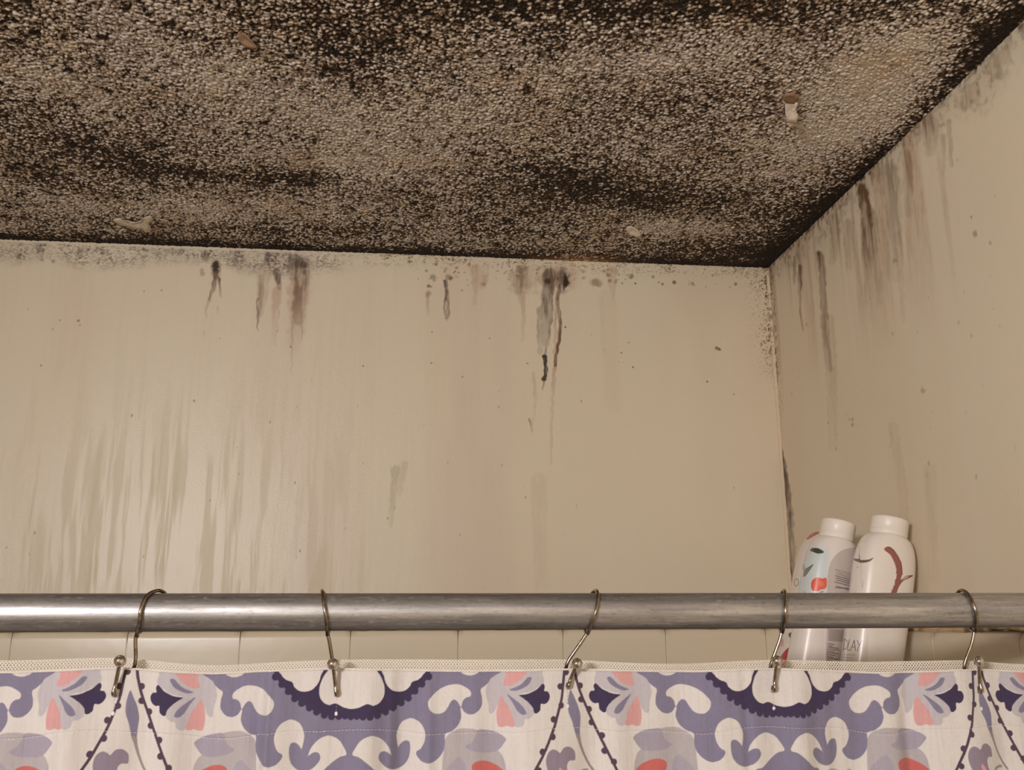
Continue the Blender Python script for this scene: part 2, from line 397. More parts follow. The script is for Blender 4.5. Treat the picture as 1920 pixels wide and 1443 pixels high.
D_('pink', [(494,505),(492,550),(487,590)], 20, 8, .40, fade=.3, seed=15); D_('grey', [(490,520),(488,570),(482,615)], 8, 2, .38, fade=.4, seed=16); D_('brown', [(482,560),(483,620)], 2, 1, .5)
D_('brown', [(550,600),(546,700)], 3, 1, .22); D_('brown', [(566,570),(567,640)], 2, 1, .3)
rs = np.random.default_rng(21)
for k in range(95):                  # pepper of olive spots around the middle
    cx = 765+115*rs.random()**0.9 if k < 48 else 1075+330*rs.random()**1.2; cy = 0.038*cx+446+8+ (62*rs.random()**1.3 if k < 48 else 34*rs.random())
    r = 1.3+3.0*rs.random()**2; B_('olive', cx, cy, r*1.1, r, .35+.5*rs.random(), rag=.25)
for k in range(60):
    cx = 930+80*rs.random(); cy = 0.038*cx+450+40*rs.random(); r = 1+1.8*rs.random(); B_('olive', cx, cy, r, r, .5, rag=.2)
B_('olive', 842, 520, 8, 7, .8, seed=31); B_('olive', 811, 518, 6, 6, .6); B_('olive', 803, 550, 7, 8, .35)
D_('grey', [(835,528),(838,560),(836,597)], 5, 2, .8, fade=.4, seed=22); D_('brown', [(838,545),(841,575),(839,600)], 3, 2, .65, seed=23); D_('brown', [(835,560),(833,590)], 2.5, 2, .55, seed=24)
D_('pink', [(802,550),(803,590)], 5, 2, .45); D_('pink', [(893,505),(894,535),(889,570)], 14, 3, .40, fade=.3, seed=25)
B_('pink', 900, 522, 18, 24, .45, seed=26); B_('brown', 905, 533, 6, 5, .4)
B_('brown', 976, 528, 20, 26, .42, seed=27); B_('brown', 975, 506, 8, 8, .5); B_('pink', 985, 525, 32, 34, .40, seed=28)
D_('pink', [(978,545),(982,580),(980,640)], 8, 3, .45, fade=.7); D_('pink', [(972,545),(974,570)], 4, 2, .5)
B_('dark', 1055, 521, 12, 21, .72, seed=29, rag=.7); B_('brown', 1054, 522, 17, 25, .7, seed=30); B_('dark', 1027, 527, 8, 8, .80, seed=33); B_('brown', 1030, 520, 22, 22, .45, seed=34); B_('pink', 1052, 515, 40, 34, .30)
D_('grey', [(1030,515),(1026,560),(1022,600),(1021,640)], 18, 14, .62, soft=.7, fade=.35, seed=35, wob=3); D_('grey', [(1013,580),(1012,620),(1013,660)], 8, 6, .38, seed=36)
D_('grey', [(1034,540),(1033,590),(1026,640),(1022,668)], 4, 3, .62, seed=37); D_('brown', [(1017,560),(1014,600)], 2.5, 1, .4, seed=38)
D_('dark', [(1020,668),(1024,685),(1022,700),(1020,711)], 5, 4, .75, fade=0, seed=39); D_('brown', [(1020,714),(1019,730)], 3, 2, .5)
D_('brown', [(1049,535),(1046,565),(1051,610),(1046,650),(1040,685)], 4.5, 3.5, .80, fade=.15, seed=40, wob=1.5); D_('pink', [(1045,560),(1042,600),(1040,685),(1035,780),(1033,870)], 5, 3, .55, fade=.4, seed=41)
D_('pink', [(1040,685),(1036,730)], 4, 3, .6); D_('pink', [(1000,700),(1004,760),(996,810)], 5, 3, .3); D_('brown', [(993,785),(998,808)], 2, 2, .5)
D_('pink', [(1147,510),(1148,560)], 16, 3, .45); B_('olive', 1183, 518, 6, 5, .7); B_('brown', 1298, 532, 5, 5, .5); B_('olive', 1117, 530, 12, 9, .45, seed=43)
D_('dark', [(1344,652),(1349,655)], 4, 3, .55, fade=0)
D_('olive', [(742,880),(732,985)], 12, 5, .22, fade=.5); D_('olive', [(760,870),(748,930)], 10, 4, .15)
D_('pink', [(1140,560),(1150,760)], 26, 20, .10); D_('pink', [(1010,900),(1014,1100)], 22, 16, .16)
for cx, cy, r in [(147,601,3),(112,600,2),(150,609,2),(77,685,2.2),(303,544,2),(364,751,2),(556,761,2),(681,686,1.8),(810,622,1.8),(918,634,2),(1165,661,2.2),(1187,688,1.8),(1090,752,2),(809,680,2),(766,754,1.6),(867,706,1.8),(1060,613,2),(989,681,2.4),(1109,627,1.5),(545,650,2),(553,905,2),(247,779,1.8),(1326,715,2),(79,487,3),(100,490,4),(184,493,3),(270,546,1.4),(448,889,1.5)]:
    B_('brown', cx, cy, r, r, .75, rag=.2)
for k in range(70):
    cx = 1910*rs.random(); cy = 480+600*rs.random(); r = .9+1.1*rs.random(); B_('brown', cx, cy, r, r, .55, rag=.1)
# speckle down the corner
cd = XR-X; cs = fbm(X, Z, 0.0020, 77, 2)-0.02
S['brown'] = np.maximum(S['brown'], 0.8*sm(0.62, 0.74, cs+0.20*np.exp(-(cd/0.012)**2)-0.0) * (1-sm(0.008, 0.05, cd))*(1-sm(0.09, 0.22, top)))
S['olive'] = np.maximum(S['olive'], 0.8*sm(0.60, 0.72, cs) * (1-sm(0.02, 0.09, cd))*(1-sm(0.0, 0.05, top)))
# run-marks: matt residue that dried in vertical trails on the lower left
xw = X + 0.005*(vnoise(X, Z, 0.12, 90)-0.5) + 0.0012*(vnoise(X, Z, 0.03, 91)-0.5)
tr = 0.6*vnoise(xw, Z, 0.014, 92)*1.0 + 0.4*fbm(xw, Z*0.0+0.01, 0.006, 93, 2)
xw = xw + 0.0012*(vnoise(X, Z, 0.012, 89)-0.5)
tr = 0.6*fbm(xw, Z*0.05, 0.0055, 94, 3) + 0.4*fbm(xw, Z*0.12, 0.025, 97, 2)
where = sm(0.50, 0.16, Z-EYE)*sm(820, 560, PX)*sm(-60, 90, PX)
film = sm(0.50, 0.60, tr)*where
film2 = sm(0.60, 0.70, fbm(xw, Z*0.10, 0.015, 99, 3)+0.10*sm(0.16, 0.0, Z-EYE))*where
col, _ = paint_wall(PX, PY, S, X, Z, 101, None)
col = mix(col, lin(196, 176, 136), film*0.08 + film2*0.12*sm(0.25, 0.03, Z-EYE))
col = mix(col, lin(196, 176, 142), 0.06*sm(0.45, 0.7, tr)*sm(1500, 600, PX))
ridge = 0.00007*fbm(xw, Z*0.08, 0.007, 98, 2)*where + 0.0012*(fbm(X, Z, 0.35, 110, 2)-0.5)
V = np.stack([X, Yw-ridge, Z], -1).reshape(-1, 3)
o = link_mesh('wall_back', V, gridF(len(bx), len(bz)), m_wall, col=col, extra=np.clip(0.15+film*0.40+film2*0.30, 0, 1)); tag(o, kind='structure')

ry_ = axis([(YF, 0.60, 0.02), (0.60, YB, 0.0015)])
rz_ = axis([(0.0, EYE-0.05, 0.05), (EYE-0.05, ZCEIL-0.36, 0.004), (ZCEIL-0.36, ZCEIL, 0.0016)])
Y, Z = np.meshgrid(ry_, rz_, indexing='ij'); X = np.full(Y.shape, XR)
PX, PY = proj(X, Y, Z); vis = Y > 0.4; PX = np.where(vis, PX, 5000)
S = {k: np.zeros(X.shape) for k in KEYS}; top = ZCEIL - Z
bandr = (1-sm(0.004, 0.055, top+0.05*(fbm(Y, Z, 0.06, 130)-0.5)))*sm(0.62, 0.8, Y)
S['brown'] = 0.42*bandr*sm(0.45, 0.7, fbm(Y, Z, 0.006, 131, 3)) + 0.12*bandr
S['dark'] = 0.8*(1-sm(0.0, 0.010, top))*sm(0.5, 0.66, fbm(Y, Z, 0.005, 133, 2))*sm(0.62, 0.8, Y)
st = fbm(Y, Z*0.05, 0.022, 141, 3); S['pink'] = 0.55*sm(0.52, 0.74, st)*(1-sm(0.06, 0.26, top))*sm(0.75, 1.0, Y)
D_('brown', [(1616,352),(1624,400),(1626,450),(1630,490)], 12, 17, .80, soft=1.0, fade=.55, seed=201, wob=2.5); D_('brown', [(1630,400),(1634,470),(1636,560)], 14, 22, .42, soft=1.2, fade=.8, seed=202, wob=3)
D_('brown', [(1665,320),(1672,350),(1676,420),(1678,520)], 22, 14, .45, soft=1.2, fade=.7, seed=203, wob=3); D_('brown', [(1700,290),(1702,340),(1704,400)], 12, 8, .32, soft=1.4, seed=204)
D_('brown', [(1738,225),(1744,250),(1742,285)], 24, 10, .52, soft=1.2, fade=.7, seed=205, wob=4); B_('brown', 1740, 240, 34, 24, .45, seed=206, rag=.8)
D_('brown', [(1778,228),(1780,260),(1783,310)], 8, 5, .40, seed=207); D_('brown', [(1768,255),(1770,330)], 6, 4, .25, seed=208)
B_('dark', 1822, 190, 5, 6, .6, seed=210); B_('brown', 1815, 182, 26, 28, .38, seed=211, rag=.8); B_('brown', 1860, 120, 34, 30, .35, seed=212, rag=.9); B_('brown', 1885, 95, 16, 20, .3, seed=213)
D_('brown', [(1536,475),(1541,510),(1545,580),(1549,640),(1556,690)], 7, 9, .50, soft=1.0, fade=.5, seed=214); D_('dark', [(1535,474),(1541,500)], 4, 3, .5, seed=215)
D_('brown', [(1490,482),(1489,530)], 4, 3, .45, seed=216); D_('brown', [(1500,500),(1500,560),(1506,620)], 5, 2, .55, seed=217); D_('grey', [(1500,500),(1499,540)], 7, 4, .4, seed=218)
D_('brown', [(1563,410),(1565,450),(1560,490)], 14, 8, .40, soft=1.2, fade=.6, seed=219); B_('brown', 1567, 404, 4, 8, .5); D_('brown', [(1590,420),(1592,500)], 12, 8, .25, soft=1.3, seed=220)
D_('pink', [(1552,600),(1560,720),(1562,840)], 18, 12, .30, fade=.7, seed=221); D_('pink', [(1640,480),(1650,640)], 30, 24, .30, fade=.8, seed=222); D_('pink', [(1684,440),(1694,600)], 10, 6, .35, fade=.6, seed=223)
D_('dark', [(1465,838),(1467,870),(1474,900),(1476,950)], 2.5, 5, .60, fade=.2, seed=224); D_('brown', [(1468,860),(1477,920),(1482,1000),(1486,1100)], 5, 12, .55, fade=.35, seed=225, wob=3)
D_('dark', [(1480,960),(1480,1000),(1483,1050)], 5, 4, .5, fade=.2, seed=226); D_('dark', [(1478,1040),(1482,1100)], 4, 5, .6, fade=0, seed=227)
D_('pink', [(1675,800),(1690,900),(1700,1000)], 14, 12, .20, seed=228); D_('pink', [(1745,880),(1750,1080)], 16, 14, .18, seed=229)
B_('dark', 1678, 489, 4, 5, .45); B_('dark', 1821, 407, 2.2, 2.5, .8, rag=.1); B_('brown', 1828, 438, 5, 8, .5); B_('brown', 1731, 732, 5, 5, .3); B_('brown', 1742, 868, 2, 2, .7, rag=.1)
for k in range(60):
    cx = 1480+430*rs.random(); cy = 300+700*rs.random(); r = 1+2.2*rs.random()**2; B_('brown', cx, cy, r, r*1.4, .15+.3*rs.random(), rag=.3)
cd = YB-Y; cs = fbm(Y, Z, 0.004, 78, 2)
S['grey'] = np.maximum(S['grey'], 0.65*sm(0.48, 0.66, cs+0.12*np.exp(-(cd/0.01)**2))*(1-sm(0.006, 0.03, cd))*(1-sm(0.15, 0.3, top)))
col, _ = paint_wall(PX, PY, S, Y, Z, 301, None)
V = np.stack([X - 0.0014*(fbm(Y, Z, 0.3, 112, 2)-0.5), Y, Z], -1).reshape(-1, 3)
o = link_mesh('wall_right', V, gridF(len(ry_), len(rz_), True), m_wall, col=col, extra=np.full(X.shape, 0.45)); tag(o, kind='structure')

def plane(name, pts, m):
    o = link_mesh(name, np.array(pts, float), [(0, 1, 2, 3)], m, smooth=False); tag(o, kind='structure')
plane('wall_left', [(XL, YF, 0), (XL, YB, 0), (XL, YB, ZCEIL), (XL, YF, ZCEIL)], m_plain)
plane('wall_front', [(XL, YF, 0), (XL, YF, ZCEIL), (XR, YF, ZCEIL), (XR, YF, 0)], m_plain)
plane('floor', [(XL, YF, 0), (XR, YF, 0), (XR, YB, 0), (XL, YB, 0)], m_floor)

# ------------------------------------------------------------------ tile wainscot: a row of bullnose tiles on top, field tiles below
TP, TT = 0.1524, 0.009
ZT = EYE - 0.0105
TX0 = 0.0802 - 6*TP                  # a joint on the back wall
def tile_profile():
    pr = []                          # (out from wall, height from the top)
    for k in range(9):
        a = math.pi/2*k/8; pr.append((TT*math.sin(a), -0.013*(1-math.cos(a))))
    return pr
def tile_run(name, a0, a1, joint0, place, skew):
    """a runs along the wall; place(a, out, z) gives a room point"""
    parts = []; cols = []
    js = [joint0+k*TP for k in range(-20, 20)]; gap = 0.0005
    pr = tile_profile()
    for row in range(0, 8):
        zt = ZT - row*TP
        if row == 0: sec = [(o_, zt+h) for o_, h in pr] + [(TT, zt-0.03), (TT, zt-0.06), (TT, zt-0.10), (TT, zt-TP+0.003), (TT-0.001, zt-TP+0.0012), (0.0, zt-TP+0.0012)]
        else: sec = [(0, zt-0.001), (TT-0.001, zt-0.001), (TT, zt-0.003), (TT, zt-0.07), (TT, zt-TP+0.003), (TT-0.001, zt-TP+0.0012), (0, zt-TP+0.0012)]
        for j in js:
            s, e = max(j+gap, a0), min(j+TP-gap, a1)
            if e-s < 0.004: continue
            A = [s, s, s+0.0007] + list(np.linspace(s+0.01, e-0.01, 8)) + [e-0.0007, e, e]
            O = [-0.003, 0, 0] + [0]*8 + [0, 0, -0.003]
            Vv = []; cc = []
            for a_, dd in zip(A, O):
                for o_, z_ in sec:
                    Vv.append(place(a_, max(o_+dd, 0.0), z_))
                    dk = 0.0
                    t_ = zt - z_
                    if row == 0:
                        dk = max(0, 1-t_/0.0035)*(0.55+0.6*vnoise(np.array(a_), np.array(0.0), 0.02, 7)) + skew*max(0, 1-t_/0.02)*0.35
                        je = min(a_-s, e-a_); dk += 0.7*max(0, 1-je/0.002)*max(0, 1-t_/0.012)
                    c = lin(228, 214, 188); c = c*(1-min(dk, 1)*0.85)+lin(96, 70, 44)*min(dk, 1)*0.85
                    cc.append(c)
            F = []; n = len(sec)
            for q in range(len(A)-1):
                for k in range(n-1): F.append((q*n+k, (q+1)*n+k, (q+1)*n+k+1, q*n+k+1))
            parts.append((Vv, F)); cols += cc
    # grout behind the joints
    g0, g1 = a0, a1
    na = int((g1-g0)/0.004); Vv = []; cc = []
    zz = [ZT-0.0012, ZT-0.004, ZT-0.010, ZT-0.02, ZT-0.05, ZT-8*TP]
    for q in range(na+1):
        a_ = g0+(g1-g0)*q/na
        for k, z_ in enumerate(zz):
            Vv.append(place(a_, [0.0003, 0.0045, 0.0074, 0.0084, 0.0085, 0.0085][k], z_))
            t_ = [0.9, 0.9, 0.75, 0.25, 0.04, 0.04][k]*(0.6+0.7*vnoise(np.array(a_), np.array(z_), 0.05, 17))
            cc.append(lin(206, 188, 158)*(1-t_)+lin(84, 60, 38)*t_)
    F = [(q*6+k, (q+1)*6+k, (q+1)*6+k+1, q*6+k+1) for q in range(na) for k in range(5)]
    parts.append((Vv, F)); cols += cc
    V, F = merge(parts)
    o = link_mesh(name, V, F, m_tile, col=np.array(cols), smooth=True); tag(o, kind='structure')
    return o
tile_run('trim_1', XL, XR, TX0, lambda a, o_, z: (a, YB-o_, z), 0.0)
tile_run('trim_2', -0.1, YB-TT, YB-TT-0.6*TP, lambda a, o_, z: (XR-o_, a, z), 1.0)

# caulk bead: vertical corner and the grimy ledge lines on top of the tile
def bead(name, pts, r, colf, seed):
    P = catmull(pts, 10, False); P = P + 0.0
    rr = r*(0.8+0.5*vnoise(np.arange(len(P))*1.0, np.zeros(len(P)), 4, seed))
    V, F = tube(P, rr, 8)
    cc = np.array([colf(v) for v in V]); o = link_mesh(name, V, F, m_caulk, col=cc); tag(o, kind='structure')
zt_ = ZCEIL-0.002
bead('trim_3', [(XR-0.0006, YB-0.0006, zt_-k*(zt_-ZT)/24) for k in range(25)], 0.0034,
     lambda v: mix(lin(224, 202, 170)[None], lin(120, 96, 74), np.array([0.75*float(sm(0.55, 0.72, fbm(v[0:1]*1+v[1:2], v[2:3], 0.004, 5, 2))[0])*float(1-sm(0.08, 0.25, ZCEIL-v[2]))]))[0], 3)
bead('trim_4', [(x, YB-0.003, ZT+0.0005+0.0012*math.sin(x*37)) for x in np.linspace(XL+0.01, XR-0.012, 60)], 0.0022,
     lambda v: mix(lin(196, 172, 134)[None], lin(96, 70, 42), np.array([float(sm(0.35, 0.62, fbm(v[0:1], v[2:3]*0, 0.03, 15, 3))[0])*0.85]))[0], 4)
bead('trim_5', [(XR-0.003, y, ZT+0.001+0.0022*math.sin(y*23)+0.001*math.sin(y*71)) for y in np.linspace(0.3, YB-0.012, 50)], 0.0030,
     lambda v: mix(lin(190, 160, 120)[None], lin(92, 66, 40), np.array([float(sm(0.40, 0.60, fbm(v[1:2], v[2:3]*0, 0.03, 25, 3))[0])*0.9]))[0], 5)

# ------------------------------------------------------------------ flaking bits of popcorn plaster
def flake(name, label, cat, px, py, outline, m, thick, mat2=None, outline2=None, curl=0.0045, d=0.0015):
    c = at_z(px, py, ZCEIL-0.0025); base = empty(name, tuple(c), label, cat)
    for nm, ol, mm, dz in (('flap', outline, m, 0), ('bare_patch', outline2, mat2, 0.0012)):
        if ol is None: continue
        P = catmull([(a, b) for a, b in ol], 4); W = np.array([at_z(px+a, py+b, c[2]) for a, b in P]) - c
        n = len(W); ctr = W.mean(0); rng_ = np.linalg.norm(W[:, :2]-ctr[:2], axis=1).max()
        rings = []
        for s_, zz in ((1.0, 0.0), (0.98, -thick), (0.6, -thick*1.1), (0.25, -thick*0.9)):
            Rg = ctr + (W-ctr)*s_; Rg[:, 2] = zz + dz
            Rg[:, 2] -= curl*(0.8*np.clip((W[:, 1]-ctr[1])/rng_, -1, 1)+0.5*np.clip((W[:, 0]-ctr[0])/rng_, -1, 1)+0.5)*s_*(nm == 'flap')
            Rg[:, 2] -= 0.0012*(vnoise(Rg[:, 0]+5, Rg[:, 1]+5, 0.004, 3)-0.3)*(s_ < 1)
            Rg[:, :2] += 0.0016*(np.stack([vnoise(Rg[:, 0]+5, Rg[:, 1]+5, 0.0035, 4), vnoise(Rg[:, 0]+5, Rg[:, 1]+5, 0.0035, 5)], -1)-0.5)
            rings.append(Rg)
        V = np.concatenate(rings+[np.array([[ctr[0], ctr[1], -thick*0.9+dz]])]); F = []
        for k in range(3):
            for j in range(n): F.append((k*n+j, k*n+(j+1) % n, (k+1)*n+(j+1) % n, (k+1)*n+j))
        for j in range(n): F.append((3*n+j, 3*n+(j+1) % n, 4*n))
        link_mesh(nm, V, F, mm, base)
    return base
flake('plaster_flake', 'bright white loose plaster chip with a brown bare patch, hanging from the ceiling', 'plaster flake', 1483, 204,
      [(-10,-11),(0,-14),(13,-12),(9,-3),(12,4),(9,14),(0,15),(-8,13),(-11,2)], m_flakew, 0.0016, m_flakeb, [(-13,-14),(-12,-26),(0,-28),(12,-25),(14,-17),(8,-10)])
flake('plaster_flake', 'small pale scuffed plaster flake on the ceiling, near the middle of the back wall', 'plaster flake', 1188, 431,
      [(-14,-3),(-6,-6),(4,-4),(13,1),(10,6),(-2,4),(-9,3)], m_flaket, 0.0012)
flake('plaster_flake', 'long tan peeling plaster curl on the ceiling above the grey mildew band', 'plaster flake', 262, 418,
      [(-50,-6),(-36,-9),(-20,-3),(0,-6),(8,-12),(19,-15),(25,-10),(18,-3),(22,6),(12,11),(6,5),(-8,6),(-22,3),(-40,0)], m_flaket, 0.0010)
flake('plaster_flake', 'brown bare scar with a thin pale rim at the upper left of the ceiling', 'plaster flake', 460, 72,
      [(-14,-10),(0,-8),(14,0),(22,8),(10,9),(-4,5),(-12,0)], m_flakeb, 0.0010)

# ------------------------------------------------------------------ shower rod
rod = empty('shower_curtain_rod', (XR, YROD, ZROD), 'scuffed grey aluminium shower curtain rod spanning the whole frame', 'curtain rod')
xs = np.concatenate([np.linspace(XL, XR, 60)]); V, F = tube([(x, YROD, ZROD) for x in xs], RROD, 64)
link_mesh('tube', V, F, m_rod, rod)
for s, xx in ((1, XR), (-1, XL)):
    V, F = lathe([(0.0128, 0.028), (0.018, 0.026), (0.021, 0.012), (0.030, 0.008), (0.032, 0.0)][::-1], 40)
    V = np.stack([xx - s*V[:, 2], YROD+V[:, 0], ZROD+V[:, 1]], -1)
    f = link_mesh('flange', V, F, m_rod, rod)
settle(rod)

# ------------------------------------------------------------------ curtain artwork, drawn once for one repeat
UR = 3; CW, CH = 800*UR, 200*UR
cxs = (np.arange(CW)+0.5)/UR-400; cvs = (np.arange(CH)+0.5)/UR
CXg, CVg = np.meshgrid(cxs, cvs, indexing='ij')
art = np.zeros((CW, CH, 3)) + lin(228, 219, 209)
SL = lin(138, 130, 150); NV = lin(70, 58, 84); LG = lin(200, 191, 192); MG = lin(172, 162, 172); CO = lin(206, 110, 102); PK = lin(222, 166, 160)
LN = lin(88, 70, 84); WH = lin(228, 219, 209); TA = lin(158, 146, 142); CG = lin(188, 178, 176)
def conv(pts, crop):
    P = np.array(pts, float); x0 = {1: 1060, 2: 1260, 3: 930}[crop]
    h = x0+P[:, 0]/7.11-1066; h = np.where(h >= 0, h*400/398, h*400/405)
    return np.stack([h, (P[:, 1]-106)/7.11], -1)
def fill(P, c, alpha=1.0):
    x0, x1 = P[:, 0].min(), P[:, 0].max(); y0, y1 = P[:, 1].min(), P[:, 1].max()
    i0, i1 = max(0, int((x0+400)*UR)-1), min(CW, int((x1+400)*UR)+2); j0, j1 = max(0, int(y0*UR)-1), min(CH, int(y1*UR)+2)
    if i1 <= i0 or j1 <= j0: return
    m = inside(CXg[i0:i1, j0:j1], CVg[i0:i1, j0:j1], P)
    a = art[i0:i1, j0:j1]; a[m] = a[m]*(1-alpha)+c*alpha
def shape(pts, crop, c, mirror=True, alpha=1.0, smooth=True):
    P = conv(pts, crop)
    if smooth: P = catmull(P, 6)
    fill(P, c, alpha)
    if mirror: fill(P*np.array([-1, 1]), c, alpha)
def dot(x, y, r, crop, c, mirror=True):
    P = conv([(x+r*math.cos(a), y+r*math.sin(a)) for a in np.linspace(0, 2*math.pi, 20, endpoint=False)], crop); fill(P, c)
    if mirror: fill(P*np.array([-1, 1]), c)
def stroke(pts, w, crop, c, mirror=False):
    P = catmull(conv(pts, crop), 6, False); T = np.gradient(P, axis=0); T /= np.linalg.norm(T, axis=1)[:, None]
    Nn = np.stack([-T[:, 1], T[:, 0]], -1)*w/14.22; Q = np.concatenate([P+Nn, (P-Nn)[::-1]]); fill(Q, c)
    if mirror: fill(Q*np.array([-1, 1]), c)
# pale tulip with pink petals
shape([(455,60),(400,170),(380,230),(392,290),(470,330),(560,375),(690,400),(700,430),(600,500),(545,570),(530,650),(590,700),(640,705),(660,770),(710,797),(770,780),(800,700),(850,560),(920,470),(980,520),(1010,590),(1060,638),(1098,620),(1105,520),(1140,380),(1100,240),(1040,130),(1030,60)], 1, LG)
shape([(580,60),(600,130),(650,190),(740,265),(830,300),(915,290),(885,200),(860,60)], 1, PK)
shape([(935,435),(880,510),(820,600),(790,700),(768,770),(800,797),(868,785),(930,800),(980,780),(998,650),(980,520),(955,450)], 1, PK)
shape([(545,220),(560,200),(600,205),(680,280),(760,320),(835,350),(760,362),(680,340),(590,290)], 1, SL)
shape([(868,403),(820,430),(700,520),(640,590),(628,640),(680,648),(740,600),(800,500),(850,430)], 1, SL)
shape([(712,415),(600,400),(480,350),(400,285),(370,320),(380,372),(330,385),(306,440),(330,500),(380,532),(430,530),(440,600),(485,637),(522,630),(540,570),(600,500),(690,435)], 1, NV)
# beaded boundary lines
stroke([(115,40),(125,150),(148,260),(200,420),(300,640),(370,790),(480,1010),(600,1250),(720,1470),(850,1640)], 36, 1, LN)
for x, y in ((188,315),(200,485),(305,605),(335,765),(465,920),(492,1105),(605,1230),(660,1400),(790,1530)): dot(x, y, 40, 1, LN, False)
stroke([(915,40),(905,150),(885,300),(862,470),(805,650),(742,830),(600,1120),(500,1280),(390,1450),(280,1600)], 36, 3, LN)
for x, y in ((932,150),(845,325),(852,555),(742,718),(725,925),(582,1095),(530,1310),(375,1432),(360,1560)): dot(x, y, 40, 3, LN, False)
# leaf on a stem, heart flower
shape([(985,370),(1030,450),(1080,560),(1110,680),(1105,780),(1098,900),(1115,1000),(1160,1130),(1230,1260),(1310,1365),(1285,1378),(1200,1270),(1120,1120),(1070,990),(1030,880),(1000,760),(955,650),(945,560),(955,460)], 3, SL, False)
shape([(1040,900),(1098,920),(1115,1000),(1160,1130),(1230,1260),(1310,1365),(1285,1378),(1200,1270),(1120,1120),(1070,990)], 3, TA, False)
shape([(725,1070),(780,1090),(820,1115),(870,1062),(940,1048),(1010,1090),(1028,1150),(1020,1212),(950,1215),(912,1260),(920,1350),(970,1410),(1010,1480),(900,1560),(760,1470),(690,1400),(640,1290),(630,1190),(660,1110)], 3, lin(150, 136, 148), False)
shape([(810,1290),(850,1320),(880,1370),(990,1410),(1000,1470),(880,1430),(830,1380),(795,1330)], 3, PK, False)
stroke([(990,1470),(1050,1380),(1130,1340),(1210,1338)], 32, 3, TA)
shape([(450,1443),(500,1415),(580,1405),(630,1430),(620,1560),(450,1560)], 1, SL, False)
# pale cloud leaf with coral lens
shape([(980,1080),(905,1180),(880,1300),(862,1443),(860,1560),(1660,1560),(1690,1400),(1690,1240),(1670,1000),(1640,910),(1560,850),(1440,812),(1250,830),(1240,900)], 1, CG)
shape([(880,940),(960,880),(1080,840),(1240,830),(1272,900),(1320,980),(1400,1025),(1330,1075),(1200,1100),(1080,1105),(980,1080),(910,1000)], 1, MG)
shape([(850,1400),(940,1290),(1060,1225),(1200,1195),(1312,1240),(1300,1340),(1255,1443),(1240,1560),(840,1560)], 1, CO)
shape([(1490,1155),(1420,1200),(1390,1300),(1400,1443),(1450,1560),(1640,1500),(1660,1330),(1580,1230)], 1, MG, alpha=.8)
# big slate ornament
shape([(-372,60),(-340,220),(-285,290),(-215,345),(-232,440),(-230,540),(-160,622),(-80,645),(-10,622),(32,565),(48,575),(36,680),(80,780),(160,850),(240,885),(243,990),(262,1090),(330,1180),(430,1230),(530,1213),(598,1150),(605,1100),(545,1055),(502,960),(502,860),(560,755),(680,703),(800,750),(862,870),(862,960),(842,1052),(842,1052),(795,995),(740,970),(695,995),(688,1100),(720,1210),(800,1285),(900,1305),(1000,1268),(1080,1180),(1070,1110),(1010,1088),(925,1132),(925,1132),(965,1035),(1060,940),(1180,905),(1300,950),(1375,1040),(1410,1125),(1320,1155),(1200,1240),(1100,1320),(1005,1345),(1025,1443),(1040,1600),(1500,1600),(1500,60)], 2, SL)
shape([(-80,425),(-85,375),(-40,330),(50,287),(130,280),(230,300),(330,350),(420,430),(467,500),(452,580),(400,630),(335,642),(260,620),(210,560),(170,490),(130,465),(88,490),(52,545),(34,550),(15,480),(-30,440)], 2, WH)
shape([(-195,125),(-120,165),(-60,172),(10,155),(70,110),(60,60),(-190,60)], 2, WH)
shape([(1340,1480),(1400,1395),(1456,1383),(1500,1400),(1500,1600),(1330,1600)], 2, WH)
shape([(425,60),(460,180),(500,240),(600,340),(700,440),(830,530),(1000,625),(1120,662),(1300,672),(1456,682),(1500,682),(1500,60)], 2, NV, smooth=False)
for x, y in ((465,190),(553,282),(640,370),(725,458),(815,515),(915,572),(1012,622),(1112,662),(1205,680),(1295,678),(1375,672),(1452,680)): dot(x, y, 46, 2, NV)
shape([(505,60),(540,170),(600,230),(682,265),(712,322),(780,372),(860,382),(940,360),(1010,290),(1042,200),(1050,60)], 2, WH)
shape([(1240,60),(1110,165),(1052,270),(1032,360),(1045,450),(1100,520),(1170,547),(1240,530),(1300,550),(1360,578),(1456,592),(1510,588),(1560,60)], 2, WH)
shape([(1230,85),(1290,130),(1340,110),(1390,135),(1456,120),(1500,110),(1500,60),(1240,60)], 2, MG, alpha=.8)
shape([(500,1350),(620,1372),(800,1340),(880,1400),(900,1560),(500,1560)], 2, lin(186, 174, 168))
shape([(365,1460),(430,1415),(500,1435),(530,1560),(350,1560)], 2, lin(226, 160, 148))
art = art.reshape(CW, CH, 3)
artb = (art + np.roll(art, 1, 0) + np.roll(art, -1, 0))/3; artb = (artb + np.roll(artb, 1, 1) + np.roll(artb, -1, 1))/3
artb[:, 0] = art[:, 0]; artb[:, -1] = art[:, -1]; artb = artb*np.array([0.83, 0.86, 0.92])

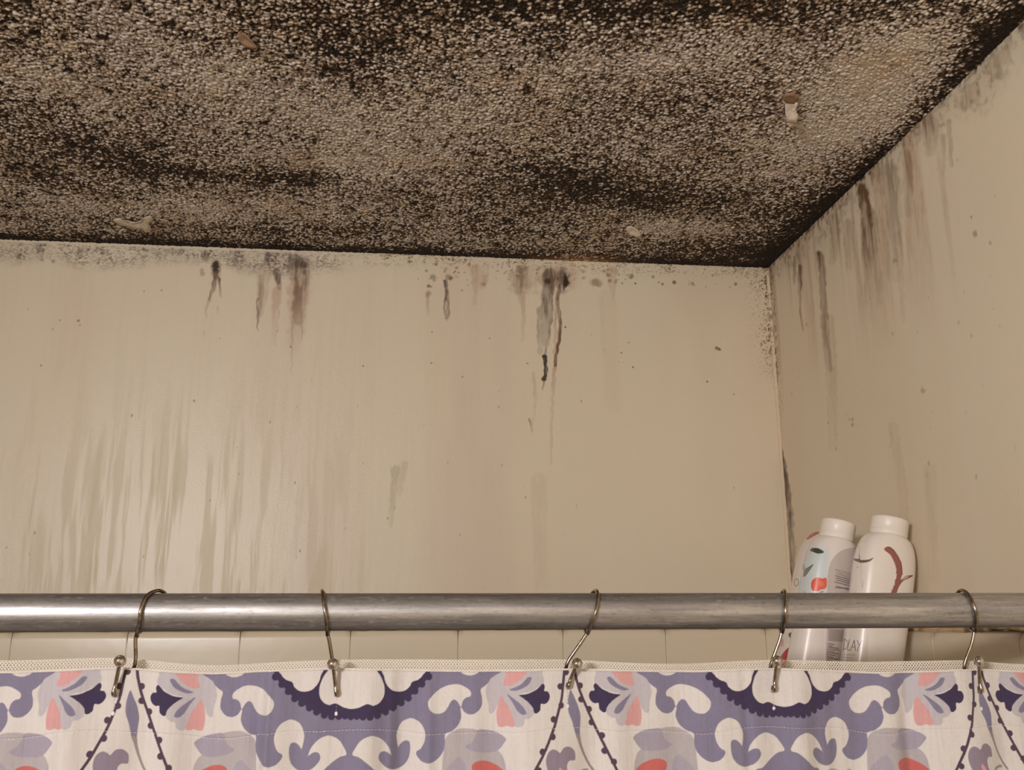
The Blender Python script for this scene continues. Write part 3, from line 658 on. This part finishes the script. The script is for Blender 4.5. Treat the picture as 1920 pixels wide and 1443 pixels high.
PXH = np.array([-190, 0, 60, 225, 300, 395, 520, 625, 740, 850, 960, 1066, 1200, 1300, 1390, 1460, 1540, 1640, 1760, 1829, 1920, 2100.])
PYH = np.array([1250, 1259, 1257, 1249, 1256, 1262, 1254, 1251, 1254, 1256, 1255, 1252, 1256, 1257, 1253, 1251, 1255, 1260, 1256, 1252, 1258, 1258.])
YC = 0.684
HX = np.array([at(a, b, YC)[0] for a, b in zip(PXH, PYH)]); HZ = np.array([at(a, b, YC)[2] for a, b in zip(PXH, PYH)])
def hem_z(x):
    xx = np.linspace(-0.02, 0.02, 9); s = sum(np.interp(x+d_, HX, HZ) for d_ in xx)/9; return 0.6*s+0.4*np.interp(x, HX, HZ)
SX = np.array([at(p, 1254, YC)[0] for p in (245, 661, 1066, 1464, 1829)]); SS = np.array([-800, -400, 0, 400, 800.])
def fabric_s(x):
    s = np.interp(x, SX, SS); s = np.where(x < SX[0], SS[0]+(x-SX[0])/0.1475*400, s); return np.where(x > SX[-1], SS[-1]+(x-SX[-1])/0.1475*400, s)
def fold(x, dz):                     # toward the room is negative
    g = 0.0045*np.sin(2*math.pi*(x+0.02)/0.152) + 0.002*np.sin(2*math.pi*x/0.061+1) + 0.0012*np.sin(2*math.pi*x/0.033+2)
    for px, w, a in ((490, 0.006, 0.0045), (735, 0.004, -0.002), (870, 0.005, 0.002), (505, 0.003, -0.003), (1330, 0.006, 0.002), (1545, 0.006, -0.002), (1395, 0.004, 0.002), (110, 0.006, 0.0025), (1700, 0.006, 0.0025), (805, 0.004, -0.0018)):
        xc = at(px, 1300, YC)[0]; g = g + a*np.exp(-((x-xc)/w)**2)
    return 1.35*g*(0.45+0.55*np.minimum(dz/0.05, 1)) + 0.010*np.sin(2*math.pi*x/0.21)*np.minimum(dz/1.0, 1)
cx_ = axis([(-1.15, -0.33, 0.003), (-0.33, 0.52, 0.00036), (0.52, 0.572, 0.002)])
dz_ = axis([(0, 0.088, 0.00036), (0.088, 0.17, 0.0008), (0.17, 0.3, 0.003), (0.3, 1.62, 0.02)])
Xc, DZ = np.meshgrid(cx_, dz_, indexing='ij')
hz = hem_z(Xc); s = fabric_s(Xc); vpx = DZ*FOC/YC*0.995
per = np.mod(s+400, 800); vv = np.mod(vpx, 400); vv = np.where(vv > 199.5, 399.5-vv, vv); vv = np.clip(vv, 0, 199.4)
ii = np.clip((per*UR).astype(int), 0, CW-1); jj = np.clip((vv*UR).astype(int), 0, CH-1)
col = artb[ii, jj]
hem_piping = (DZ < 0.0011); col[hem_piping] = lin(218, 210, 202)  # white piping along the top edge of the hem
# stitched hem line (white thread) and the stitched buttonholes under each hook
stz = 0.0405 + 0.0012*np.sin(Xc*41)+0.0008*np.sin(Xc*97)
dash = (np.abs(DZ-stz) < 0.0002) & (np.mod(Xc, 0.0024) < 0.0016); col[dash] = col[dash]*0.5+lin(226, 218, 212)*0.5
HOLES = [(216, 1297), (632, 1298), (1063, 1285), (1448, 1290), (1833, 1291)]
for px, py in HOLES:
    h = at(px, py, YC); d0 = hem_z(h[0])-h[2]
    bt = (np.abs(Xc-h[0]) < 0.00028) & (DZ > d0) & (DZ < d0+0.013) & (np.mod(DZ, 0.0022) < 0.0013); col[bt] = col[bt]*0.35+lin(170, 150, 140)*0.65
    bt = np.hypot(Xc-h[0], (DZ-d0-0.0133)*0.8) < 0.0010; col[bt] = lin(225, 220, 222)
    hole = (np.hypot((Xc-h[0])/0.0009, (DZ-d0)/0.0022) < 1); col[hole] = lin(92, 64, 48)
Yc = YC + fold(Xc, DZ)
for px, py in HOLES:                 # the hooks pull the cloth forward a little
    h = at(px, py, YC); Yc = Yc*(1-0.75*np.exp(-((Xc-h[0])/0.014)**2)*np.exp(-(DZ/0.06)**2)) + YC*0.75*np.exp(-((Xc-h[0])/0.014)**2)*np.exp(-(DZ/0.06)**2)
Yc = Yc - 0.0008*np.exp(-((DZ-0.0005)/0.0009)**2) + 0.0006*np.exp(-((DZ-stz)/0.0006)**2)
curtain = empty('shower_curtain', (0.1, YC, EYE-0.03), 'fabric shower curtain printed with slate, navy, grey and coral scrolls', 'shower curtain')
fab = link_mesh('fabric_panel', np.stack([Xc, Yc, hz-DZ], -1).reshape(-1, 3), gridF(len(cx_), len(dz_), True), m_cloth, curtain, col=col)
settle(curtain)
def front_y(x, dz): return YC + float(fold(np.array(x), np.array(dz)))

# ------------------------------------------------------------------ liner with its net edge, just behind the curtain
YL = 0.6975
liner = empty('shower_liner', (0.1, YL, EYE-0.03), 'pale liner behind the curtain, only its white lattice net edge showing above the hem', 'shower liner')
lx = axis([(-1.15, 0.565, 0.004)]); ld = axis([(0.0015, 0.05, 0.01), (0.05, 1.60, 0.05)])
LX, LD = np.meshgrid(lx, ld, indexing='ij')
def liner_y(x, dz): return YL + 0.0018*np.sin(2*math.pi*x/0.11+1)+0.008*np.sin(2*math.pi*x/0.17)*np.minimum(dz/1.0, 1)
NETH = lambda x: 0.0046+0.0012*np.sin(2*math.pi*x/0.30+0.6)
lt = hem_z(LX)
link_mesh('liner_sheet', np.stack([LX, liner_y(LX, LD)+0.001, lt+NETH(LX)-0.0075-LD], -1).reshape(-1, 3), gridF(len(lx), len(ld), True), m_vinyl, liner)
parts = []
pit = 0.0042; xs0 = np.arange(-0.40, 0.565, pit/6)
for row in range(3):
    zc = 0.0 - row*0.0025
    for ph in (0, 1):
        tri = np.abs(np.mod(xs0/pit+0.5*ph, 1)-0.5)*2
        zz = hem_z(xs0)+NETH(xs0)+zc-0.0025*tri
        P = np.stack([xs0, liner_y(xs0, 0*xs0)-0.0004+0.0002*ph, zz], -1)
        n = len(P); w = 0.00036
        V = np.concatenate([P+[0, -w, w], P+[0, w, w], P+[0, w, -w], P+[0, -w, -w]])
        F = [(a*n+k, a*n+k+1, ((a+1) % 4)*n+k+1, ((a+1) % 4)*n+k) for a in range(4) for k in range(n-1)]
        parts.append((V, F))
P = np.stack([xs0, liner_y(xs0, 0*xs0), hem_z(xs0)+NETH(xs0)+0.0003], -1)
parts.append(tube(P[::3], 0.00028, 6))
V, F = merge(parts); link_mesh('net_edge', V, F, m_net, liner, smooth=False)
settle(liner)

# ------------------------------------------------------------------ hooks
WR = 0.00125
def on_ring(px, ang):                # ring point round the rod at angle ang (0 = toward the camera, 90 = top)
    r = RROD+WR+0.0006; y = YROD - r*math.cos(ang); z = ZROD + r*math.sin(ang)
    x = px; return np.array([x, y, z])
def xat(px, py, d): return at(px, py, d)[0]
hooks = [
 ('shower curtain hook with its shank hanging straight down beside its ball, leftmost on the rod',
  dict(front=[(262,1160,-25),(265,1143,10),(276,1124,50),(299,1109,95),(312,1112,135)], join=(256,1183), back=(262,1178), shank=[(254,1200),(253,1245)], hole=(216,1297), ball=(225,1239))),
 ('shower curtain hook above the left large flower, its shank running down behind the ball',
  dict(front=[(612,1166,-25),(608,1146,10),(605,1126,50),(604,1108,95),(610,1112,135)], join=(614,1184), back=(618,1180), shank=[(618,1204),(624,1243)], hole=(631,1297), ball=(624,1244.5))),
 ('shower curtain hook at mid rod, its shank slanting down left of a separate ball',
  dict(front=[(1112,1165,-25),(1119,1143,10),(1121,1122,50),(1117,1106,95),(1106,1112,135)], join=(1102,1184), back=(1094,1180), shank=[(1090,1203),(1064,1242)], hole=(1064,1283), ball=(1082,1244))),
 ('shower curtain hook in front of the leaning bottles, at the centre of the second flower',
  dict(front=[(1472,1165,-25),(1473,1144,10),(1473,1124,50),(1470,1107,95),(1463,1112,135)], join=(1467,1184), back=(1460,1180), shank=[(1461,1202),(1446,1244)], hole=(1448,1289), ball=(1457,1239))),
 ('shower curtain hook right of the bottles, arching widest over the rod',
  dict(front=[(1831,1165,-25),(1827,1145,10),(1817,1124,50),(1802,1107,95),(1792,1113,135)], join=(1829,1184), back=(1815,1180), shank=[(1822,1206),(1808,1248)], hole=(1833,1291), ball=(1836,1239.5))),
]
for label, h in hooks:
    ring = []
    for px, py, a in h['front']:
        y = YROD-(RROD+WR)*math.cos(math.radians(a)); ring.append(on_ring(xat(px, py, y), math.radians(a)))
    J = at(*h['join'], YROD-0.0045); J[2] = ZROD-RROD-0.0028
    Jb = J + np.array([0, 0.0022, -0.0002])
    xb = xat(h['back'][0], h['back'][1], YROD+0.010)
    bk = [on_ring(ring[-1][0]*0.6+xb*0.4, math.radians(180)), on_ring(ring[-1][0]*0.2+xb*0.8, math.radians(222)), on_ring(xb*0.6+J[0]*0.4, math.radians(255))]
    loop = [J]+ring+bk+[Jb]
    loop = catmull(loop, 8, False)
    sh = [at(*h['shank'][0], YROD-0.0028), at(*h['shank'][1], YROD-0.001)]
    B = at(*h['ball'], YC-0.0085); Hh_ = at(*h['hole'], YC)
    hy = front_y(Hh_[0], 0.02)
    lowb = Hh_ + np.array([0, 0.0062, 0.003]); 
    dirw = (sh[1]-sh[0]); mid = sh[1]*0.45+Hh_*0.55; mid[1] = YC+0.0065
    shank = [Jb+np.array([0, -0.001, 0.001]), sh[0], sh[1], mid, Hh_+np.array([0, 0.0050, -0.0004]), Hh_+np.array([0, 0.001, -0.0022]), Hh_+np.array([0, -0.0045, -0.0008]), Hh_*0.75+B*0.25+np.array([0, -0.0022, 0]), Hh_*0.35+B*0.65+np.array([0, -0.0008, 0]), B]
    shank = catmull(shank, 8, False)
    hk = empty('curtain_hook', tuple(J), label, 'curtain hook', 'metal hooks along the curtain rod')
    V, F = merge([tube(loop, WR, 12)])
    link_mesh('rod_loop', V, F, m_wire, hk)
    V, F = tube(shank, WR, 12); link_mesh('shank', V, F, m_wire, hk)
    rb = 0.0039; prof = [(max(rb*math.sin(t), 1e-5), -rb*math.cos(t)) for t in np.linspace(0.02, math.pi-0.02, 24)]
    V, F = lathe(prof, 32); link_mesh('ball_tip', V+B, F, m_ball, hk)
    settle(hk)

# ------------------------------------------------------------------ bottles leaning in the corner on a ledge
def bottle(label, base_px, top_px, d, a, b, capr, caph, painter, turn=0.0, extend=0.035, white=lin(238, 228, 216), shoulder=0.055, dt=0.0, yaw=0.0):
    p0 = at(*base_px, d); p1 = at(*top_px, d+dt); ax = p1-p0; ax /= np.linalg.norm(ax); p0 = p0-ax*extend; Lh = np.linalg.norm(p1-p0)
    e1 = np.array([math.cos(yaw), math.sin(yaw), 0.0]); e1 = e1-(e1 @ ax)*ax; e1 /= np.linalg.norm(e1); e2 = np.cross(ax, e1)
    body = Lh-caph; n = 480; hs = np.concatenate([np.linspace(0, 0.006, 8), np.linspace(0.0066, body, 500)])
    th = np.linspace(0, 2*math.pi, n, endpoint=False); V = []
    HH, TH = np.meshgrid(hs, th, indexing='ij')
    t = np.clip((HH-(body-shoulder))/shoulder, 0, 1); foot = np.clip(1-HH/0.006, 0, 1)
    k = 1-np.sqrt(np.clip(1-t**2.8, 0, 1)); A = a*(1-0.035*np.cos(HH/body*3.1)) ; A = A+(capr*0.96-A)*k; Bb = b+(capr*0.96-b)*k
    A = A*(1-0.12*foot**2); Bb = Bb*(1-0.12*foot**2)
    ex = 2.6-0.6*k; ct = np.cos(TH+turn); st = np.sin(TH+turn)
    U = A*np.sign(ct)*np.abs(ct)**(2/ex); W = Bb*np.sign(st)*np.abs(st)**(2/ex)
    P = p0+HH[..., None]*ax+U[..., None]*e1+W[..., None]*e2
    i = np.arange(HH.size).reshape(HH.shape)
    q = np.stack([i[:-1], np.roll(i, -1, 1)[:-1], np.roll(i, -1, 1)[1:], i[1:]], -1).reshape(-1, 4)
    ctr = p0+HH[..., None]*ax; nrm = P-ctr; facing = (nrm*(-P+np.array([0, 0, EYE]))).sum(-1) > 0
    px, py = proj(P[..., 0], P[..., 1], P[..., 2]); col = np.zeros(P.shape)+white
    painter(col, px, py, facing)
    root = empty('shampoo_bottle', tuple(p0), label, 'bottle', 'bottles in the shower corner')
    Vb = np.concatenate([P.reshape(-1, 3), [p0]]); ob = link_mesh('body', Vb, q, m_bottle, root, col=np.concatenate([col.reshape(-1, 3), [white]]))
    pr = [(capr*0.90, -0.003), (capr*0.93, 0.0), (capr*0.99, 0.0006), (capr, 0.002), (capr, 0.0062), (capr*0.985, 0.0066), (capr*0.985, 0.0072), (capr, 0.0076), (capr*1.0, caph-0.0022), (capr*0.985, caph-0.0008), (capr*0.95, caph), (capr*0.5, caph+0.0002), (0.001, caph+0.0003)]
    Vc, Fc = lathe(pr, 64); Vc = (p0+ax*body)+Vc[:, :1]*e1+Vc[:, 1:2]*e2+Vc[:, 2:]*ax
    link_mesh('cap', Vc, Fc, m_cap, root)
    settle(root); return root
K6 = lambda pts: np.array([(1420+x/4.372, 940+y/4.372) for x, y in pts])
def pf(col, px, py, fc, pts, c, alpha=1.0, smooth=True):
    P = K6(pts); P = catmull(P, 6) if smooth else P
    m0 = fc & (px > P[:, 0].min()-1) & (px < P[:, 0].max()+1) & (py > P[:, 1].min()-1) & (py < P[:, 1].max()+1)
    if not m0.any(): return
    idx = np.where(m0); m = inside(px[idx], py[idx], P); sel = tuple(i[m] for i in idx); col[sel] = col[sel]*(1-alpha)+c*alpha
def ps(col, px, py, fc, pts, w, c, alpha=1.0):
    P = K6(pts); m0 = fc & (px > P[:, 0].min()-3) & (px < P[:, 0].max()+3) & (py > P[:, 1].min()-3) & (py < P[:, 1].max()+3)
    if not m0.any(): return
    idx = np.where(m0); D, T = segdist(px[idx], py[idx], P); wpx = w/4.372/2
    a = alpha*(1-sm(wpx*0.7, wpx*0.7+0.35, D)); col[idx] = col[idx]*(1-a[:, None])+c*a[:, None]
def paint_blue(col, px, py, fc):
    b = (sm(960, 1030, py)*0+1)*fc; f = b*sm(1010, 1040, py)*(1-sm(1115, 1140, py))*(1-sm(1550, 1562, px))*0.75; col[...] = mix(col, lin(206, 220, 222), f)
    pf(col, px, py, fc, [(830,370),(720,390),(650,430),(600,500),(578,600),(572,760),(570,1000),(575,1330),(760,1330),(860,370)], lin(196, 182, 174), .85)  # back label panel, with the bottle's shaded right side painted in as grey
    g = lin(70, 76, 62)
    pf(col, px, py, fc, [(432,402),(450,380),(500,383),(548,414),(500,426),(455,412)], g)
    pf(col, px, py, fc, [(376,612),(386,560),(420,535),(460,512),(432,560),(395,610)], g, .8)
    pf(col, px, py, fc, [(376,500),(392,540),(386,580),(372,545)], lin(150, 140, 110), .7)
    pf(col, px, py, fc, [(440,690),(450,645),(490,620),(530,630),(565,625),(570,670),(560,710),(520,722),(490,735),(450,725)], lin(228, 92, 70))
    pf(col, px, py, fc, [(500,660),(530,650),(545,680),(520,700)], lin(240, 130, 100), .7)
    ps(col, px, py, fc, [(388,735),(388,752)], 5, lin(190, 80, 80)); ps(col, px, py, fc, [(515,742),(540,738)], 8, lin(110, 110, 130)); ps(col, px, py, fc, [(375,430),(385,445)], 4, g, .6)
    t = lin(92, 84, 84)
    for k in range(9):
        y = 556+k*17; x0 = 640 - (k > 5)*6; ps(col, px, py, fc, [(x0+ (k % 3)*4, y+ (30 if k == 7 else 0)), (790, y+40)], 7 if k < 2 else 8, t, .55 if k < 3 else .85)
    for k in range(9): ps(col, px, py, fc, [(582, 1046+k*11), (708, 1058+k*11)], 7, lin(120, 100, 95), .8)
    for k, wd in enumerate((50,40,90,95,60,92,70,50,88,60,30)): ps(col, px, py, fc, [(578-k*1.5, 1163+k*15), (578-k*1.5+wd, 1172+k*15)], 8, lin(92, 72, 66), .85)
def paint_white(col, px, py, fc):
    br = lin(150, 84, 72); dk = lin(96, 52, 48)
    pf(col, px, py, fc, [(1040,392),(1078,368),(1128,405),(1178,495),(1190,580),(1178,645),(1262,602),(1268,616),(1195,652),(1158,705),(1132,770),(1090,770),(1120,690),(1140,600),(1130,520),(1092,440)], br)
    ps(col, px, py, fc, [(1080,375),(1130,415),(1180,500),(1190,600)], 5, dk, .7); ps(col, px, py, fc, [(1178,645),(1225,610),(1266,606)], 8, dk, .9); ps(col, px, py, fc, [(1098,735),(1130,670),(1145,600)], 5, dk, .5)
    pf(col, px, py, fc, [(790,470),(830,468),(850,478),(910,475),(952,458),(930,485),(890,498),(845,500),(800,485)], dk, .9)
    ps(col, px, py, fc, [(836,440),(838,470),(848,496)], 7, dk, .9); ps(col, px, py, fc, [(836,360),(834,440)], 3, br, .6)
    ps(col, px, py, fc, [(806,420),(815,370),(850,325),(900,318)], 2.5, lin(180, 160, 150), .7); ps(col, px, py, fc, [(848,500),(852,620),(858,720)], 2.5, lin(190, 175, 165), .7)
    ps(col, px, py, fc, [(868,650),(862,700)], 3, lin(130, 120, 105), .7); ps(col, px, py, fc, [(812,545),(822,530),(830,545)], 3, lin(150, 130, 120), .7)
    pf(col, px, py, fc, [(690,1035),(910,1035),(906,1340),(660,1340)], lin(222, 212, 202), .8, False)
    t = lin(74, 70, 56)
    S = [[(712,1128),(706,1212)], [(708,1126),(738,1140),(742,1172),(728,1206),(700,1214)], [(755,1130),(736,1214),(762,1218)], [(766,1214),(795,1136),(804,1218)], [(776,1190),(802,1192)], [(822,1140),(834,1180)], [(862,1136),(834,1180),(820,1226)]]
    for q in S: ps(col, px, py, fc, q, 5.5, t, .95)
    ps(col, px, py, fc, [(710,1253),(800,1258)], 7, lin(165, 150, 140), .8); ps(col, px, py, fc, [(704,1276),(785,1281)], 9, lin(175, 160, 150), .8); ps(col, px, py, fc, [(700,1298),(770,1302)], 7, lin(175, 160, 150), .7)
def paint_red(col, px, py, fc):
    pf(col, px, py, fc, [(400,308),(430,272),(470,248),(530,232),(540,246),(500,262),(450,290),(420,308)], lin(186, 84, 84))
    ps(col, px, py, fc, [(345,320),(355,345),(340,380)], 6, lin(190, 150, 150), .6)
    for k in range(20):
        a = 2*math.pi*k/20; a2 = a+0.32; ps(col, px, py, fc, [(320+18*math.cos(a), 662+30*math.sin(a)), (320+18*math.cos(a2), 662+30*math.sin(a2))], 7, lin(140, 130, 100), .8)
    pf(col, px, py, fc, [(150,1345),(212,1240),(250,1200),(300,1165),(345,1200),(345,1345)], lin(176, 40, 56))
    pf(col, px, py, fc, [(180,1120),(215,1130),(212,1180),(190,1185)], lin(214, 110, 120), .7)
    pf(col, px, py, fc, [(255,1085),(290,1070),(320,1100),(320,1170),(290,1160),(268,1120)], lin(96, 92, 56))
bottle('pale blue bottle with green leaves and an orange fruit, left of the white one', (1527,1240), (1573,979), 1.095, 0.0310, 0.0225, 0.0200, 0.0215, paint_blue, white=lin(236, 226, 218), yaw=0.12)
bottle('white bottle with brown branch strokes and dark lettering, leaning on the right wall', (1634,1240), (1669,973), 1.055, 0.0338, 0.0240, 0.0208, 0.0205, paint_white, yaw=0.1)
bottle('bottle with a crimson flower, mostly hidden behind the pale blue one', (1513,1245), (1563,983), 1.175, 0.0362, 0.0240, 0.0150, 0.0140, paint_red, white=lin(228, 214, 202), yaw=0.1)

# ledge that carries them, behind the curtain
zs = EYE - 0.0895
led = empty('corner_shelf', (0.50, 1.20, zs-0.012), 'ceramic corner ledge under the bottles, behind the curtain', 'shelf')
V, F = box(0.405, XR-TT, 0.98, YB-TT, zs-0.014, zs); link_mesh('shelf_plate', V, F, m_cap, led, smooth=False)
V, F = box(0.405, 0.411, 0.98, YB-TT, zs, zs+0.004); link_mesh('shelf_lip', V, F, m_cap, led, smooth=False)
settle(led)
